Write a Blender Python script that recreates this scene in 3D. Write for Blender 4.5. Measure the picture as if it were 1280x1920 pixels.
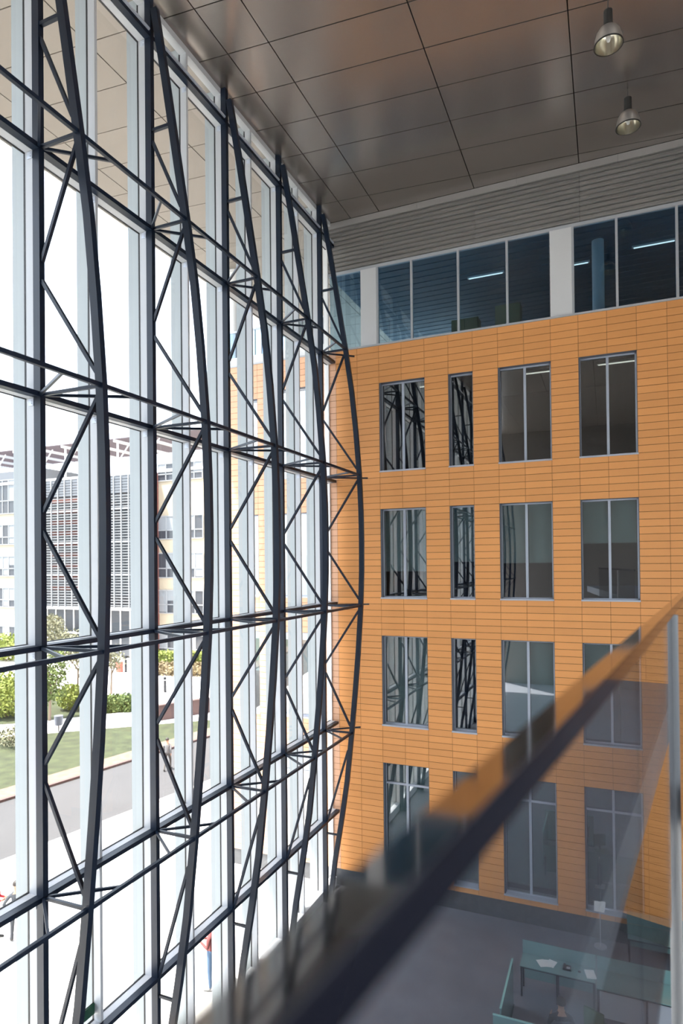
import bpy, bmesh, math, random
from mathutils import Vector, Matrix
random.seed(7)
for o in list(bpy.data.objects): bpy.data.objects.remove(o, do_unlink=True)
scene = bpy.context.scene
col = scene.collection

# ------------------------------------------------------------------ camera
EYE = 10.41                       # eye height above the hall floor (m)
FPX = 1178.09                     # focal length in pixels of the 1280x1920 frame
YAW, PITCH, ROLL, SHY = math.radians(-22.9504), math.radians(0.53545), math.radians(-0.59258), 87.358
def _axes():
    cy, sy, cp, sp, cr, sr = math.cos(YAW), math.sin(YAW), math.cos(PITCH), math.sin(PITCH), math.cos(ROLL), math.sin(ROLL)
    f = Vector((sy*cp, cy*cp, sp)); r = Vector((cy, -sy, 0)); u = r.cross(f)
    return cr*r + sr*u, -sr*r + cr*u, f
RT, UP, FW = _axes()
cam_d = bpy.data.cameras.new('camera'); cam = bpy.data.objects.new('camera', cam_d); col.objects.link(cam)
M = Matrix((RT, UP, -FW)).transposed().to_4x4(); M.translation = (0, 0, EYE)
cam.matrix_world = M
cam_d.sensor_fit = 'VERTICAL'; cam_d.sensor_height = 36; cam_d.lens = 36*FPX/1920
cam_d.shift_y = SHY/1920; cam_d.clip_start = 0.05; cam_d.clip_end = 600
cam_d.dof.use_dof = True; cam_d.dof.focus_distance = 12.5; cam_d.dof.aperture_fstop = 0.95
scene.camera = cam
def ray(x, y): return FW + RT*((x-640)/FPX) - UP*((y-960-SHY)/FPX)
def on_z(x, y, z):                # photo pixel -> point on a level plane
    d = ray(x, y); t = (z-EYE)/d.z; return Vector((d.x*t, d.y*t, z))
def on_y(x, y, Y):                # photo pixel -> point on a plane across the hall
    d = ray(x, y); t = Y/d.y; return Vector((d.x*t, Y, EYE+d.z*t))
def project(P):
    v = Vector(P)-Vector((0, 0, EYE)); z = v.dot(FW)
    return 640+FPX*v.dot(RT)/z, 960+SHY-FPX*v.dot(UP)/z, z

# ------------------------------------------------------------------ sky, sun, exposure
SUN = Vector((1.0, 0.85, -3.4)).normalized()          # direction the sunlight travels
world = bpy.data.worlds.new('sky'); scene.world = world; world.use_nodes = True
wn = world.node_tree.nodes; wl = world.node_tree.links
sky = wn.new('ShaderNodeTexSky'); sky.sky_type = 'NISHITA'; sky.sun_disc = False
sky.sun_elevation = math.asin(-SUN.z); sky.sun_rotation = math.atan2(-SUN.x, -SUN.y)
sky.air_density = 1.0; sky.dust_density = 4.0; sky.ozone_density = 1.0
bg = wn['Background']; bg.inputs['Strength'].default_value = 0.32
haze = wn.new('ShaderNodeMix'); haze.data_type = 'RGBA'; haze.inputs['Factor'].default_value = 0.62      # thin bright haze over the whole sky
haze.inputs['B'].default_value = (4.4, 4.75, 5.1, 1)
wl.new(sky.outputs[0], haze.inputs['A']); wl.new(haze.outputs['Result'], bg.inputs[0])
sun_d = bpy.data.lights.new('sun', 'SUN'); sun_d.energy = 6.5; sun_d.angle = 0.012; sun_d.color = (1.0, 0.95, 0.87)
sun = bpy.data.objects.new('sun', sun_d); col.objects.link(sun)
sun.rotation_euler = SUN.to_track_quat('-Z', 'Y').to_euler(); sun.location = (-30, -40, 80)
vs = scene.view_settings
vs.view_transform = 'Standard'; vs.look = 'None'; vs.gamma = 1.0; vs.use_curve_mapping = False
vs.exposure = 1.65

# ------------------------------------------------------------------ materials
def mat(name, color, rough=0.5, metal=0.0, var=0.0, scale=3.0, bump=0.0, bscale=40.0, emit=None, estr=0.0, spec=0.5, aniso=None):
    m = bpy.data.materials.new(name); m.use_nodes = True
    nt = m.node_tree; n = nt.nodes; l = nt.links; b = n['Principled BSDF']
    b.inputs['Base Color'].default_value = (*color, 1); b.inputs['Roughness'].default_value = rough
    b.inputs['Metallic'].default_value = metal; b.inputs['Specular IOR Level'].default_value = spec
    if var:
        tc = n.new('ShaderNodeTexCoord'); nz = n.new('ShaderNodeTexNoise'); nz.inputs['Scale'].default_value = scale
        nz.inputs['Detail'].default_value = 5
        rp = n.new('ShaderNodeValToRGB')
        rp.color_ramp.elements[0].position = 0.3; rp.color_ramp.elements[1].position = 0.7
        rp.color_ramp.elements[0].color = (*[c*(1-var) for c in color], 1)
        rp.color_ramp.elements[1].color = (*[min(1, c*(1+var)) for c in color], 1)
        l.new(tc.outputs['Object'], nz.inputs['Vector']); l.new(nz.outputs['Fac'], rp.inputs[0]); l.new(rp.outputs[0], b.inputs['Base Color'])
    if bump:
        tc = n.new('ShaderNodeTexCoord'); nz = n.new('ShaderNodeTexNoise'); nz.inputs['Scale'].default_value = bscale
        bp = n.new('ShaderNodeBump'); bp.inputs['Strength'].default_value = bump
        l.new(tc.outputs['Object'], nz.inputs['Vector']); l.new(nz.outputs['Fac'], bp.inputs['Height']); l.new(bp.outputs[0], b.inputs['Normal'])
    if emit:
        b.inputs['Emission Color'].default_value = (*emit, 1); b.inputs['Emission Strength'].default_value = estr
    return m
def mat_piece(name, color, rough, var, island=True, metal=0.0, streak=False):
    """per-object colour variation through Object Info > Random, plus fine grain"""
    m = mat(name, color, rough, metal); nt = m.node_tree; n = nt.nodes; l = nt.links; b = n['Principled BSDF']
    oi = n.new('ShaderNodeObjectInfo'); geo = n.new('ShaderNodeNewGeometry')
    mx = n.new('ShaderNodeMath'); mx.operation = 'ADD'
    l.new(oi.outputs['Random'], mx.inputs[0]); l.new(geo.outputs['Random Per Island'], mx.inputs[1])
    fr = n.new('ShaderNodeMath'); fr.operation = 'FRACT'; l.new(mx.outputs[0], fr.inputs[0])
    mr = n.new('ShaderNodeMapRange'); mr.inputs[3].default_value = 1-var; mr.inputs[4].default_value = 1+var
    l.new(fr.outputs[0], mr.inputs[0])
    vm = n.new('ShaderNodeVectorMath'); vm.operation = 'SCALE'; vm.inputs[0].default_value = color
    l.new(mr.outputs[0], vm.inputs['Scale']); l.new(vm.outputs[0], b.inputs['Base Color'])
    return m
def mat_glass(name, tint=(1, 1, 1), f0=0.04, rough=0.0):
    """thin pane: clear transmission plus a mirror share that rises towards grazing (same from both sides)"""
    m = bpy.data.materials.new(name); m.use_nodes = True; n = m.node_tree.nodes; l = m.node_tree.links
    n.remove(n['Principled BSDF']); out = n['Material Output']
    tr = n.new('ShaderNodeBsdfTransparent'); tr.inputs[0].default_value = (*tint, 1)
    gl = n.new('ShaderNodeBsdfGlossy'); gl.inputs['Roughness'].default_value = rough
    lw = n.new('ShaderNodeLayerWeight')
    pw = n.new('ShaderNodeMath'); pw.operation = 'POWER'; pw.inputs[1].default_value = 5
    mr = n.new('ShaderNodeMapRange'); mr.inputs[3].default_value = f0; mr.inputs[4].default_value = 0.8
    mx = n.new('ShaderNodeMixShader')
    l.new(lw.outputs['Facing'], pw.inputs[0]); l.new(pw.outputs[0], mr.inputs[0]); l.new(mr.outputs[0], mx.inputs[0])
    l.new(tr.outputs[0], mx.inputs[1]); l.new(gl.outputs[0], mx.inputs[2]); l.new(mx.outputs[0], out.inputs[0])
    return m
STEEL = mat('navy_painted_steel', (0.0045, 0.0115, 0.027), 0.42, 0.0, 0.12, 2.0, spec=0.35)
ALU = mat('white_aluminium', (0.46, 0.475, 0.50), 0.45, 0.0)
FIN = mat('white_fin_panel', (0.30, 0.33, 0.345), 0.55)
GASKET = mat('black_gasket', (0.012, 0.012, 0.014), 0.6)
PANEL = mat_piece('terracotta_panel', (0.80, 0.352, 0.112), 0.5, 0.05)
PANEL_O = mat_piece('sunlit_tone_terracotta', (0.70, 0.40, 0.25), 0.6, 0.04)  # paler copy of the terracotta, strong sunlight put into the colour
BACKING = mat('ochre_joint', (0.17, 0.075, 0.015), 0.8)
PLINTH = mat('dark_stone_plinth', (0.085, 0.088, 0.095), 0.6, 0, 0.15, 6)
CEIL = mat_piece('satin_ceiling_metal', (0.35, 0.315, 0.29), 0.27, 0.035, metal=0.75)
CEILJ = mat('ceiling_joint', (0.02, 0.014, 0.011), 0.8)
SOFFIT = mat_piece('soffit_metal', (0.215, 0.188, 0.163), 0.5, 0.03)
BOARD = mat_piece('grey_fascia_board', (0.46, 0.44, 0.425), 0.36, 0.04, metal=0.3)
WHITE = mat('white_paint', (0.72, 0.72, 0.72), 0.55)
FRAME = mat('window_aluminium', (0.50, 0.54, 0.62), 0.4, 0.2)
REVEAL = mat('window_reveal', (0.10, 0.11, 0.14), 0.5)
GLASS_C = mat_glass('curtain_glass', (0.98, 0.99, 0.99), 0.02)
GLASS_W = mat_glass('office_glass', (0.82, 0.88, 0.885), 0.36)
GLASS_G = mat_glass('gallery_glass', (0.62, 0.78, 0.88), 0.10)
GALM = mat('blue_grey_gallery', (0.10, 0.145, 0.19), 0.6)
GLASS_B = mat_glass('balustrade_glass', (0.86, 0.88, 0.90), 0.03)
BLIND = mat('grey_roller_blind', (0.56, 0.66, 0.67), 0.8)
FLOOR = mat('grey_hall_floor', (0.155, 0.165, 0.195), 0.42, 0, 0.12, 1.2)
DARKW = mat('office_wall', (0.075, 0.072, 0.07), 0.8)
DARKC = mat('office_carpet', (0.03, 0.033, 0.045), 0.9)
LAMPON = mat('lit_tube', (0.9, 0.9, 0.85), 0.5, emit=(1.0, 0.95, 0.85), estr=0.55)
WALLH = mat('hall_wall_paint', (0.42, 0.40, 0.38), 0.7)

# ------------------------------------------------------------------ mesh helpers
ORG = {}
class MB:
    def __init__(s): s.v = []; s.f = []
    def box(s, x0, x1, y0, y1, z0, z1):
        b = len(s.v)
        s.v += [(x, y, z) for z in (z0, z1) for y in (y0, y1) for x in (x0, x1)]
        s.f += [tuple(b+i for i in q) for q in ((0, 2, 3, 1), (4, 5, 7, 6), (0, 1, 5, 4), (2, 6, 7, 3), (0, 4, 6, 2), (1, 3, 7, 5))]
        return s
    def bar(s, p, q, w, h, up=(0, 0, 1)):
        p = Vector(p); q = Vector(q); d = (q-p).normalized(); up = Vector(up)
        if abs(d.dot(up)) > 0.98: up = Vector((0, 1, 0))
        a = d.cross(up).normalized(); c = a.cross(d).normalized(); b = len(s.v)
        for e in (p, q):
            for i, j in ((-1, -1), (1, -1), (1, 1), (-1, 1)): s.v.append(tuple(e + a*(i*w/2) + c*(j*h/2)))
        s.f += [tuple(b+i for i in t) for t in ((0, 1, 2, 3), (7, 6, 5, 4), (0, 4, 5, 1), (1, 5, 6, 2), (2, 6, 7, 3), (3, 7, 4, 0))]
        return s
    def tube(s, p, q, r0, r1=None, n=10, cap=True):
        r1 = r0 if r1 is None else r1
        p = Vector(p); q = Vector(q); d = (q-p).normalized(); up = Vector((0, 0, 1)) if abs(d.z) < .98 else Vector((0, 1, 0))
        a = d.cross(up).normalized(); c = a.cross(d); b = len(s.v)
        for e, r in ((p, r0), (q, r1)):
            for i in range(n):
                t = 2*math.pi*i/n; s.v.append(tuple(e + a*(r*math.cos(t)) + c*(r*math.sin(t))))
        for i in range(n):
            j = (i+1) % n; s.f.append((b+i, b+n+i, b+n+j, b+j))
        if cap: s.f += [tuple(b+i for i in range(n)), tuple(b+n+i for i in reversed(range(n)))]
        return s
    def prism(s, poly, z0, z1):          # convex polygon, counter-clockwise in xy
        b = len(s.v); n = len(poly)
        s.v += [(x, y, z0) for x, y in poly] + [(x, y, z1) for x, y in poly]
        s.f += [tuple(b+i for i in reversed(range(n))), tuple(b+n+i for i in range(n))]
        for i in range(n):
            j = (i+1) % n; s.f.append((b+i, b+j, b+n+j, b+n+i))
        return s
    def lathe(s, prof, c, n=28):         # prof: (r, z) list
        b = len(s.v); k = len(prof)
        for r, z in prof:
            for i in range(n):
                t = 2*math.pi*i/n; s.v.append((c[0]+r*math.cos(t), c[1]+r*math.sin(t), c[2]+z))
        for a in range(k-1):
            for i in range(n):
                j = (i+1) % n; s.f.append((b+a*n+i, b+a*n+j, b+(a+1)*n+j, b+(a+1)*n+i))
        return s
    def mesh(s, name, m, smooth=False):
        me = bpy.data.meshes.new(name); me.from_pydata(s.v, [], s.f); me.update()
        if m: me.materials.append(m)
        if smooth: me.shade_smooth()
        return me
    def build(s, name, m, parent=None, smooth=False, **tags):
        o = ORG.get(parent.name, (0, 0, 0)) if parent else (0, 0, 0)
        if any(o): s.v = [(x-o[0], y-o[1], z-o[2]) for x, y, z in s.v]
        ob = bpy.data.objects.new(name, s.mesh(name, m, smooth)); col.objects.link(ob)
        if parent: ob.parent = parent; ORG[ob.name] = tuple(o)
        for k, v in tags.items(): ob[k] = v
        return ob
def root(name, loc=(0, 0, 0), **tags):
    o = bpy.data.objects.new(name, None); col.objects.link(o); o.location = loc; o.empty_display_size = 0.1
    ORG[o.name] = tuple(loc)
    for k, v in tags.items(): o[k] = v
    return o
def copy_tree(o, loc=None, parent=None, **tags):
    c = o.copy(); col.objects.link(c)
    if parent: c.parent = parent
    if loc is not None: c.location = loc
    for k, v in tags.items(): c[k] = v
    for ch in o.children: copy_tree(ch, None, c)
    return c
def part_from(name, me, parent, loc):
    ob = bpy.data.objects.new(name, me); col.objects.link(ob); ob.parent = parent; ob.location = loc; return ob
S = dict(kind='structure')

# ================================================================== the hall shell
D = 18.79                                  # back wall face
X0, PW, PH = -7.346, 0.7404, 0.2           # panel grid
Z0 = EYE+6.938                             # ledge = top of the terracotta
GX = -8.39                                 # curtain wall glass plane
CZ = EYE+11.2                              # ceiling
XR, YB = 8.2024, -18.0                        # right and rear walls
jx = lambda j: X0+PW*j
rz = lambda r: Z0-PH*r
JL, JR = -7, 21
MB().box(GX+.05, XR, YB, D+.28, -.3, 0).build('floor', FLOOR, **S)
wr = root('wall_right', (XR, 0, 0), **S)                 # the hall's other long side: solid near the back, unseen glazing added forward to brighten it
RY0, RY1, RZ0, RZ1 = -16.0, 10.0, 1.0, 14.5
MB().box(XR, XR+.3, RY1, D+8.6, 0, CZ+.4).box(XR, XR+.3, YB, RY0, 0, CZ+.4).box(XR, XR+.3, RY0, RY1, 0, RZ0).box(XR, XR+.3, RY0, RY1, RZ1, CZ+.4).build('wall_core', WALLH, wr)
wr_fill = root('window_90', (XR, RY0, RZ0), **S)  # added window band out of view, lets extra daylight into the hall
for i in range(11):
    y = RY0+(RY1-RY0)*i/10; MB().box(XR+.05, XR+.25, y-.05, y+.05, RZ0, RZ1).build('mullion', ALU, wr_fill)
    if i < 10:
        MB().box(XR+.14, XR+.146, y+.05, y+(RY1-RY0)/10-.05, RZ0, RZ1).build('pane', GLASS_C, wr_fill)
for z in (5, 9, 13): MB().box(XR+.04, XR+.24, RY0, RY1, z-.05, z+.05).build('transom', ALU, wr_fill)
MB().box(GX, XR, YB-.3, YB, 0, CZ+.4).build('wall_front', mat('dark_rear_wall', (.10, .09, .085), .7), **S)

# ---- windows in the terracotta wall: (first joint, last joint, top row, bottom row, blind fraction)
WIN = []
for jA, jB, fr in ((1, 3, (0, .70, .98, .97)), (4, 5, (0, .60, 0, .97)), (6, 8, (0, .62, .97, .93)), (9, 11, (0, .43, .97, .97))):
    for k, (ra, rb) in enumerate(((6, 20), (26, 40), (46, 60), (66, 83))):
        WIN.append((jA, jB, ra, rb, fr[k]))
OUT = []                                   # windows of the outdoor wing
for jA, jB in ((-6, -5), (-4, -2)):
    for k, (ra, rb) in enumerate(((6, 20), (26, 40), (46, 60), (66, 83))):
        if k == 0 and jA == -4: ra = 5
        OUT.append((jA+.0, jB+.0, ra, rb, .5 if k else .2))
def is_open(j, r):
    for a, b, ra, rb, _ in WIN+OUT:
        if a <= j < b and ra <= r < rb: return True
    return False
# ---- backing wall with openings
wall = root('wall_back', (0, 0, 0), **S)
bk = MB()
for j in range(JL, JR):
    r = 0
    while r < 84:
        if is_open(j, r): r += 1; continue
        r1 = r
        while r1 < 84 and not is_open(j, r1): r1 += 1
        bk.box(jx(j), jx(j+1), D+.022, D+.28, rz(r1), rz(r)); r = r1
bk.build('wall_core', BACKING, wall)
MB().box(jx(JL), XR, D+.03, D+.28, 0, rz(84)).build('plinth', PLINTH, wall)
MB().box(jx(JL), XR, D-.035, D+.30, Z0, Z0+.05).build('ledge_cap', ALU, wall)
# ---- terracotta panels: the 300 that show largest are single parts, the rest one part
pm = MB().box(.004, PW-.004, 0, .03, .006, PH-.006)
tile = pm.mesh('panel', PANEL)
cells = []
for j in range(JL, JR):
    for r in range(84):
        if is_open(j, r): continue
        px, py, dz = project((jx(j+.5), D, rz(r+.5)))
        inside = 0 < px < 1280 and 0 < py < 1920 and j >= -1
        hid = inside and py > 1147-.989*(px-1280)-120 and py < 1160-1.237*(px-1280)+20
        cells.append((1/dz**2 * (1 if inside else .001)*(.3 if hid else 1), j, r))
cells.sort(reverse=True)
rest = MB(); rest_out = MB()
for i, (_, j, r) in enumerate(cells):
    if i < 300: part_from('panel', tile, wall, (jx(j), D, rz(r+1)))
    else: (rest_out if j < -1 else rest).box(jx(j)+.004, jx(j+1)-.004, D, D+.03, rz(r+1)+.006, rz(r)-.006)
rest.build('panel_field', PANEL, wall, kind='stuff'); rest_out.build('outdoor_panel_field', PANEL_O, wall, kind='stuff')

def back_window(n, a, b, ra, rb, blind):
    x0, x1, z1, z0 = jx(a), jx(b), rz(ra), rz(rb)
    w = root('window_%d' % n, ((x0+x1)/2, D, z0), **S)
    t = .045; fy0, fy1 = D+.17, D+.23
    f = MB()
    f.box(x0, x0+t, fy0, fy1, z0, z1).box(x1-t, x1, fy0, fy1, z0, z1).box(x0, x1, fy0, fy1, z1-t, z1).box(x0, x1, fy0, fy1, z0, z0+t)
    f.build('frame', FRAME, w)
    MB().box(x0, x0+.04, D+.01, fy0, z0, z1).box(x1-.006, x1, D, fy0, z0, z1).box(x0, x1, D, fy0, z1-.006, z1).build('reveal', REVEAL, w)
    MB().box(x0-.01, x1+.01, D-.03, fy0+.02, z0-.035, z0+.01).build('sill', FRAME, w)
    cuts = [x0+t]; xs = []
    if b-a >= 2:
        xm = (x0+x1)/2; MB().box(xm-.034, xm+.034, fy0-.01, fy1, z0+t, z1-t).build('mullion', FRAME, w)
        xs = [(x0+t, xm-.034), (xm+.034, x1-t)]
    else: xs = [(x0+t, x1-t)]
    zz = [(z0+t, z1-t)]
    if rb-ra > 15:
        zt = rz(69.3); MB().box(x0+t, x1-t, fy0-.008, fy1, zt-.03, zt+.03).build('transom', FRAME, w)
        zz = [(z0+t, zt-.03), (zt+.03, z1-t)]
    for xa, xb in xs:
        for za, zb in zz: MB().box(xa, xb, D+.198, D+.204, za, zb).build('pane', GLASS_W, w)
        if blind > 0:
            zb_ = z1-(z1-z0)*blind
            bl = MB().box(xa+.01, xb-.01, D+.30, D+.306, zb_, z1-.03).build('blind', BLIND, w)
            MB().box(xa+.01, xb-.01, D+.295, D+.312, zb_-.02, zb_).build('blind_rail', ALU, bl)
for n, wv in enumerate(WIN+OUT): back_window(n+1, *wv)

# ---- offices behind
slabs = [0.0, Z0-12.45, Z0-8.45, Z0-4.45, Z0]
fl = MB(); cl = MB(); wb = MB()
for i, z in enumerate(slabs[:-1]):
    fl.box(jx(JL), XR, D+.28, D+6.6, z-.02, z+.02)
    cl.box(jx(JL), XR, D+.28, D+6.6, slabs[i+1]-.35, slabs[i+1]-.02)
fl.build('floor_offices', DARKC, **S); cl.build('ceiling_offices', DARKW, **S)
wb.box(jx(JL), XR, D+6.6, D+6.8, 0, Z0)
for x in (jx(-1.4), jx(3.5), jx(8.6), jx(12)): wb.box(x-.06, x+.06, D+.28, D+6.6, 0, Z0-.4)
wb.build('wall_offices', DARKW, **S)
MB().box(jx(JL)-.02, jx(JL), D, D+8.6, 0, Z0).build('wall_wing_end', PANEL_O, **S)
k = 0
for i, j0, j1, what in ((3, 1.4, 3.0, 'first'), (3, 6.5, 8.2, 'second'), (3, 9.6, 11.3, 'third'), (2, 9.4, 11.0, 'fourth')):
    for q, dy in enumerate((2.0, 3.6)):
        x0, x1 = jx(j0), jx(j1); z = slabs[i+1]-.43
        t = root('strip_light', ((x0+x1)/2, D+dy, z), label='lit ceiling tube behind the %s window, %s the glass' % (('leftmost top-row', 'third top-row', 'rightmost top-row', 'rightmost second-row')[k], ('closer to', 'farther from')[q]), category='light', group='tube lights in the offices')
        MB().box(x0, x1, D+dy-.06, D+dy+.06, z, z+.07).build('housing', WHITE, t)
        MB().tube((x0+.03, D+dy, z-.015), (x1-.03, D+dy, z-.015), .02).build('tube', LAMPON, t)
    k += 1

# ---- glazed gallery over the ledge
GT = EYE+9.47
gal = root('window_40', (0, D+.1, Z0), **S)
GV = [-8.35, -7.21, -6.685, -5.525, -4.06, -2.615, -1.414, -.829, .338, 1.811, 3.2, 4.6, 6.0, XR]
for a, b in ((1, 2), (6, 7)): MB().box(GV[a], GV[b], D+.04, D+.35, Z0+.05, GT).build('column', WHITE, gal)
for i in (2, 3, 4, 5, 7, 8, 9, 10, 11, 12):
    x = GV[i]+(.03 if i in (2, 7) else 0); MB().box(x-.032, x+.032, D+.05, D+.16, Z0+.05, GT).build('mullion', ALU, gal)
MB().box(GV[0], XR, D+.04, D+.17, GT, GT+.09).build('head_frame', ALU, gal)
MB().box(GV[0], XR, D+.05, D+.16, Z0+.05, Z0+.08).build('bottom_frame', ALU, gal)
for i in range(len(GV)-1):
    if i in (1, 6): continue
    MB().box(GV[i]+.03, GV[i+1]-.03, D+.10, D+.106, Z0+.08, GT).build('pane', GLASS_G, gal)
MB().box(GX, XR, D+.17, D+8.4, Z0-.02, Z0+.0).build('floor_gallery', GALM, **S)
gc = root('ceiling_gallery', (0, 0, 0), **S)
for i in range(20):
    y = D+.35+i*.4
    MB().box(GX, XR, y, y+.34, GT+.1, GT+.16).build('slat', GALM, gc)
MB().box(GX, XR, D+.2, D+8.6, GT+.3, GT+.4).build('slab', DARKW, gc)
MB().box(jx(3), XR, D+8.4, D+8.6, Z0, GT+.3).build('wall_gallery', GALM, **S)
for n, (x, y) in enumerate(((-3.6, D+2.2), (-1.0, D+2.6), (1.4, D+2.2))):
    t = root('strip_light', (x, y, GT+.07), label='lit strip light under the gallery ceiling behind the %s of the three widest panes' % ('left', 'middle', 'right')[n], category='light', group='strip lights in the gallery')
    MB().box(x-.6, x+.6, y-.05, y+.05, GT+.05, GT+.10).build('housing', WHITE, t)
    MB().tube((x-.55, y, GT+.04), (x+.55, y, GT+.04), .018).build('tube', LAMPON, t)
c = root('round_column', (-.15, D+1.4, Z0), label='round grey concrete column inside the gallery, right of the broad white pier', category='column')
MB().tube((-.15, D+1.4, Z0), (-.15, D+1.4, GT+.1), .17, n=24).build('shaft', WHITE, c, smooth=False)
MB().tube((-.15, D+1.4, Z0), (-.15, D+1.4, Z0+.1), .2, n=24).build('base', DARKW, c)
for n, (x, w, h) in enumerate(((-4.3, .9, 1.25), (-2.9, .8, 1.5))):
    c = root('cupboard', (x, D+2.4, Z0), label='olive office cupboard in the gallery, %s' % ('lower one left of the other' , 'taller one right of the other')[n], category='cupboard', group='cupboards in the gallery')
    m_ = bpy.data.materials.get('olive_laminate') or mat('olive_laminate', (.22, .19, .08), .5)
    MB().box(x-w/2, x+w/2, D+2.15, D+2.65, Z0, Z0+h).build('body', m_, c)
    for s in (-1, 1):
        dr = MB().box(x+min(0, s*w/2)+.01, x+max(0, s*w/2)-.01, D+2.12, D+2.15, Z0+.06, Z0+h-.03).build('door', m_, c)
        MB().box(x+s*.05-.01, x+s*.05+.01, D+2.10, D+2.12, Z0+h*.5, Z0+h*.5+.12).build('handle', ALU, dr)

# ---- ribbed fascia above the gallery
fas = root('trim_1', (0, D, GT), **S)
MB().box(GX, XR, D+.09, D+.30, GT+.09, CZ+.1).build('fascia_core', CEILJ, fas)
FX = [GX+.05, -6.45, -3.53, -.60, 2.35, 5.3, XR]
nb = 10; zb0, zb1 = GT+.11, EYE+10.98; hb = (zb1-zb0)/nb
for i in range(nb):
    for a, b in zip(FX, FX[1:]):
        z0 = zb0+i*hb; bb = len(MB().v)
        m_ = MB(); a2, b2 = a+.004, b-.004
        # each board leans out towards its lower edge
        m_.v = [(a2, D-.03, z0+.012), (b2, D-.03, z0+.012), (a2, D+.09, z0+.012), (b2, D+.09, z0+.012),
                (a2, D+.05, z0+hb-.012), (b2, D+.05, z0+hb-.012), (a2, D+.09, z0+hb-.012), (b2, D+.09, z0+hb-.012)]
        m_.f = [(0, 2, 3, 1), (4, 5, 7, 6), (0, 1, 5, 4), (2, 6, 7, 3), (0, 4, 6, 2), (1, 3, 7, 5)]
        m_.build('fascia_board', BOARD, fas)
for a, b in zip([GX+.05, -5.3, -2.3, .4, 3.3, 6.0], [-5.3, -2.3, .4, 3.3, 6.0, XR]):
    MB().box(a+.003, b-.003, D+.0, D+.09, zb1+.01, CZ-.01).build('fascia_band', BOARD, fas)

# ---- ceiling and outdoor soffit: skewed metal panels with open joints
def clip_y(poly, ymax):
    out = []
    for i, p in enumerate(poly):
        q = poly[(i+1) % len(poly)]
        if p[1] <= ymax: out.append(p)
        if (p[1] <= ymax) != (q[1] <= ymax):
            t = (ymax-p[1])/(q[1]-p[1]); out.append((p[0]+t*(q[0]-p[0]), ymax))
    return out
def plate_field(parent, edges, m0, m1, mt, ymax, name, z, g=.012):
    for a, b in zip(edges, edges[1:]):
        for m in range(m0, m1):
            yk = lambda x, k: 10.43+1.219*k+.09*(x+7.5)
            P = [(a+g, yk(a, m)+g), (b-g, yk(b, m)+g), (b-g, yk(b, m+1)-g), (a+g, yk(a, m+1)-g)]
            P = clip_y(P, ymax)
            if len(P) >= 3 and max(p[1] for p in P)-min(p[1] for p in P) > .03: MB().prism(P, z, z+.03).build(name, mt, parent)
SX = -14.5
ceil = root('ceiling', (0, 0, 0), **S)
MB().box(GX, XR, YB, D+.1, CZ+.035, CZ+.25).build('ceiling_slab', CEILJ, ceil)
plate_field(ceil, [GX+.1, -7.51, -6.54, -3.53, -.60, 2.35, 5.3, XR], -24, 8, CEIL, D-.005, 'ceiling_panel', CZ)
sof = root('ceiling_outer', (0, 0, 0), **S)
MB().box(SX+.06, GX, YB, D+14, CZ+.035, CZ+.25).build('soffit_slab', CEILJ, sof)
plate_field(sof, [SX+.06, -13.05, -10.1, GX-.02], -24, 18, SOFFIT, D+13.9, 'soffit_panel', CZ)
MB().box(SX, SX+.06, YB, D+14, CZ-.02, CZ+.6).build('soffit_edge', WHITE, sof)
MB().box(SX, XR+.3, YB-.3, D+14, CZ+.3, CZ+.6).build('roof', WHITE, **S)

# ================================================================== curtain wall and trusses
Y1, P = 7.152, 2.635
LV = [EYE+v for v in (10.38, 6.59, 2.70, -1.252, -5.122, -7.97)]      # transom levels, top to bottom
CH = [(21.30, -8.08), (20.6, -7.96), (19.85, -7.83), (18.4, -7.60), (16.96, -7.37), (15.7, -7.19), (14.5, -7.07), (13.1, -6.965), (12.0, -6.925), (11.1, -6.915),
      (10.2, -6.925), (9.13, -6.965), (7.8, -7.06), (6.63, -7.165), (5.29, -7.30), (3.8, -7.47), (2.5, -7.68), (1.3, -7.90), (0.0, -8.08)]
def chx(z):
    for (z0, x0), (z1, x1) in zip(CH, CH[1:]):
        if z1 <= z <= z0: return x0+(x1-x0)*(z-z0)/(z1-z0)
    return -8.08
PX0, PX1, TW = -8.22, -8.08, .10           # post depth range and width along the wall
CD = .14                                    # chord depth
tr = root('bowed_truss', (PX1, Y1, 0), category='truss', group='bowed steel trusses along the glass wall')
MB().box(PX0, PX1, Y1, Y1+TW, 0, CZ-.004).build('post', STEEL, tr)
c = MB()
for z, x in CH:
    c.v += [(x, Y1, z), (x+CD, Y1, z), (x+CD, Y1+TW, z), (x, Y1+TW, z)]
for i in range(len(CH)-1):
    b = 4*i
    for e in range(4):
        f_ = (e+1) % 4; c.f.append((b+e, b+4+e, b+4+f_, b+f_))
c.f += [(0, 1, 2, 3), (4*len(CH)-1, 4*len(CH)-2, 4*len(CH)-3, 4*len(CH)-4)]
c.build('curved_chord', STEEL, tr)
ym = Y1+TW/2
for L in LV[1:5]:
    xc = chx(L)+CD*.5
    MB().bar((PX1, ym, L), (chx(L), ym, L), .05, .05).build('strut', STEEL, tr)
    for s in (-1, 1): MB().bar((PX1-.02, ym+s*.03, L), (xc, ym+s*.72, L-.0), .04, .045).build('plan_brace', STEEL, tr)
def brace(za, side_a, zb, side_b):
    xa = PX1 if side_a == 'p' else chx(za); xb = PX1 if side_b == 'p' else chx(zb)
    MB().bar((xa, ym, za), (xb, ym, zb), .055, .055, up=(0, 1, 0)).build('brace', STEEL, tr)
mid01 = LV[0]-1.86
MB().bar((PX1, ym, mid01), (chx(mid01), ym, mid01), .06, .06).build('strut', STEEL, tr)
brace(mid01-.22, 'p', LV[1]+.28, 'c')
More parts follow.
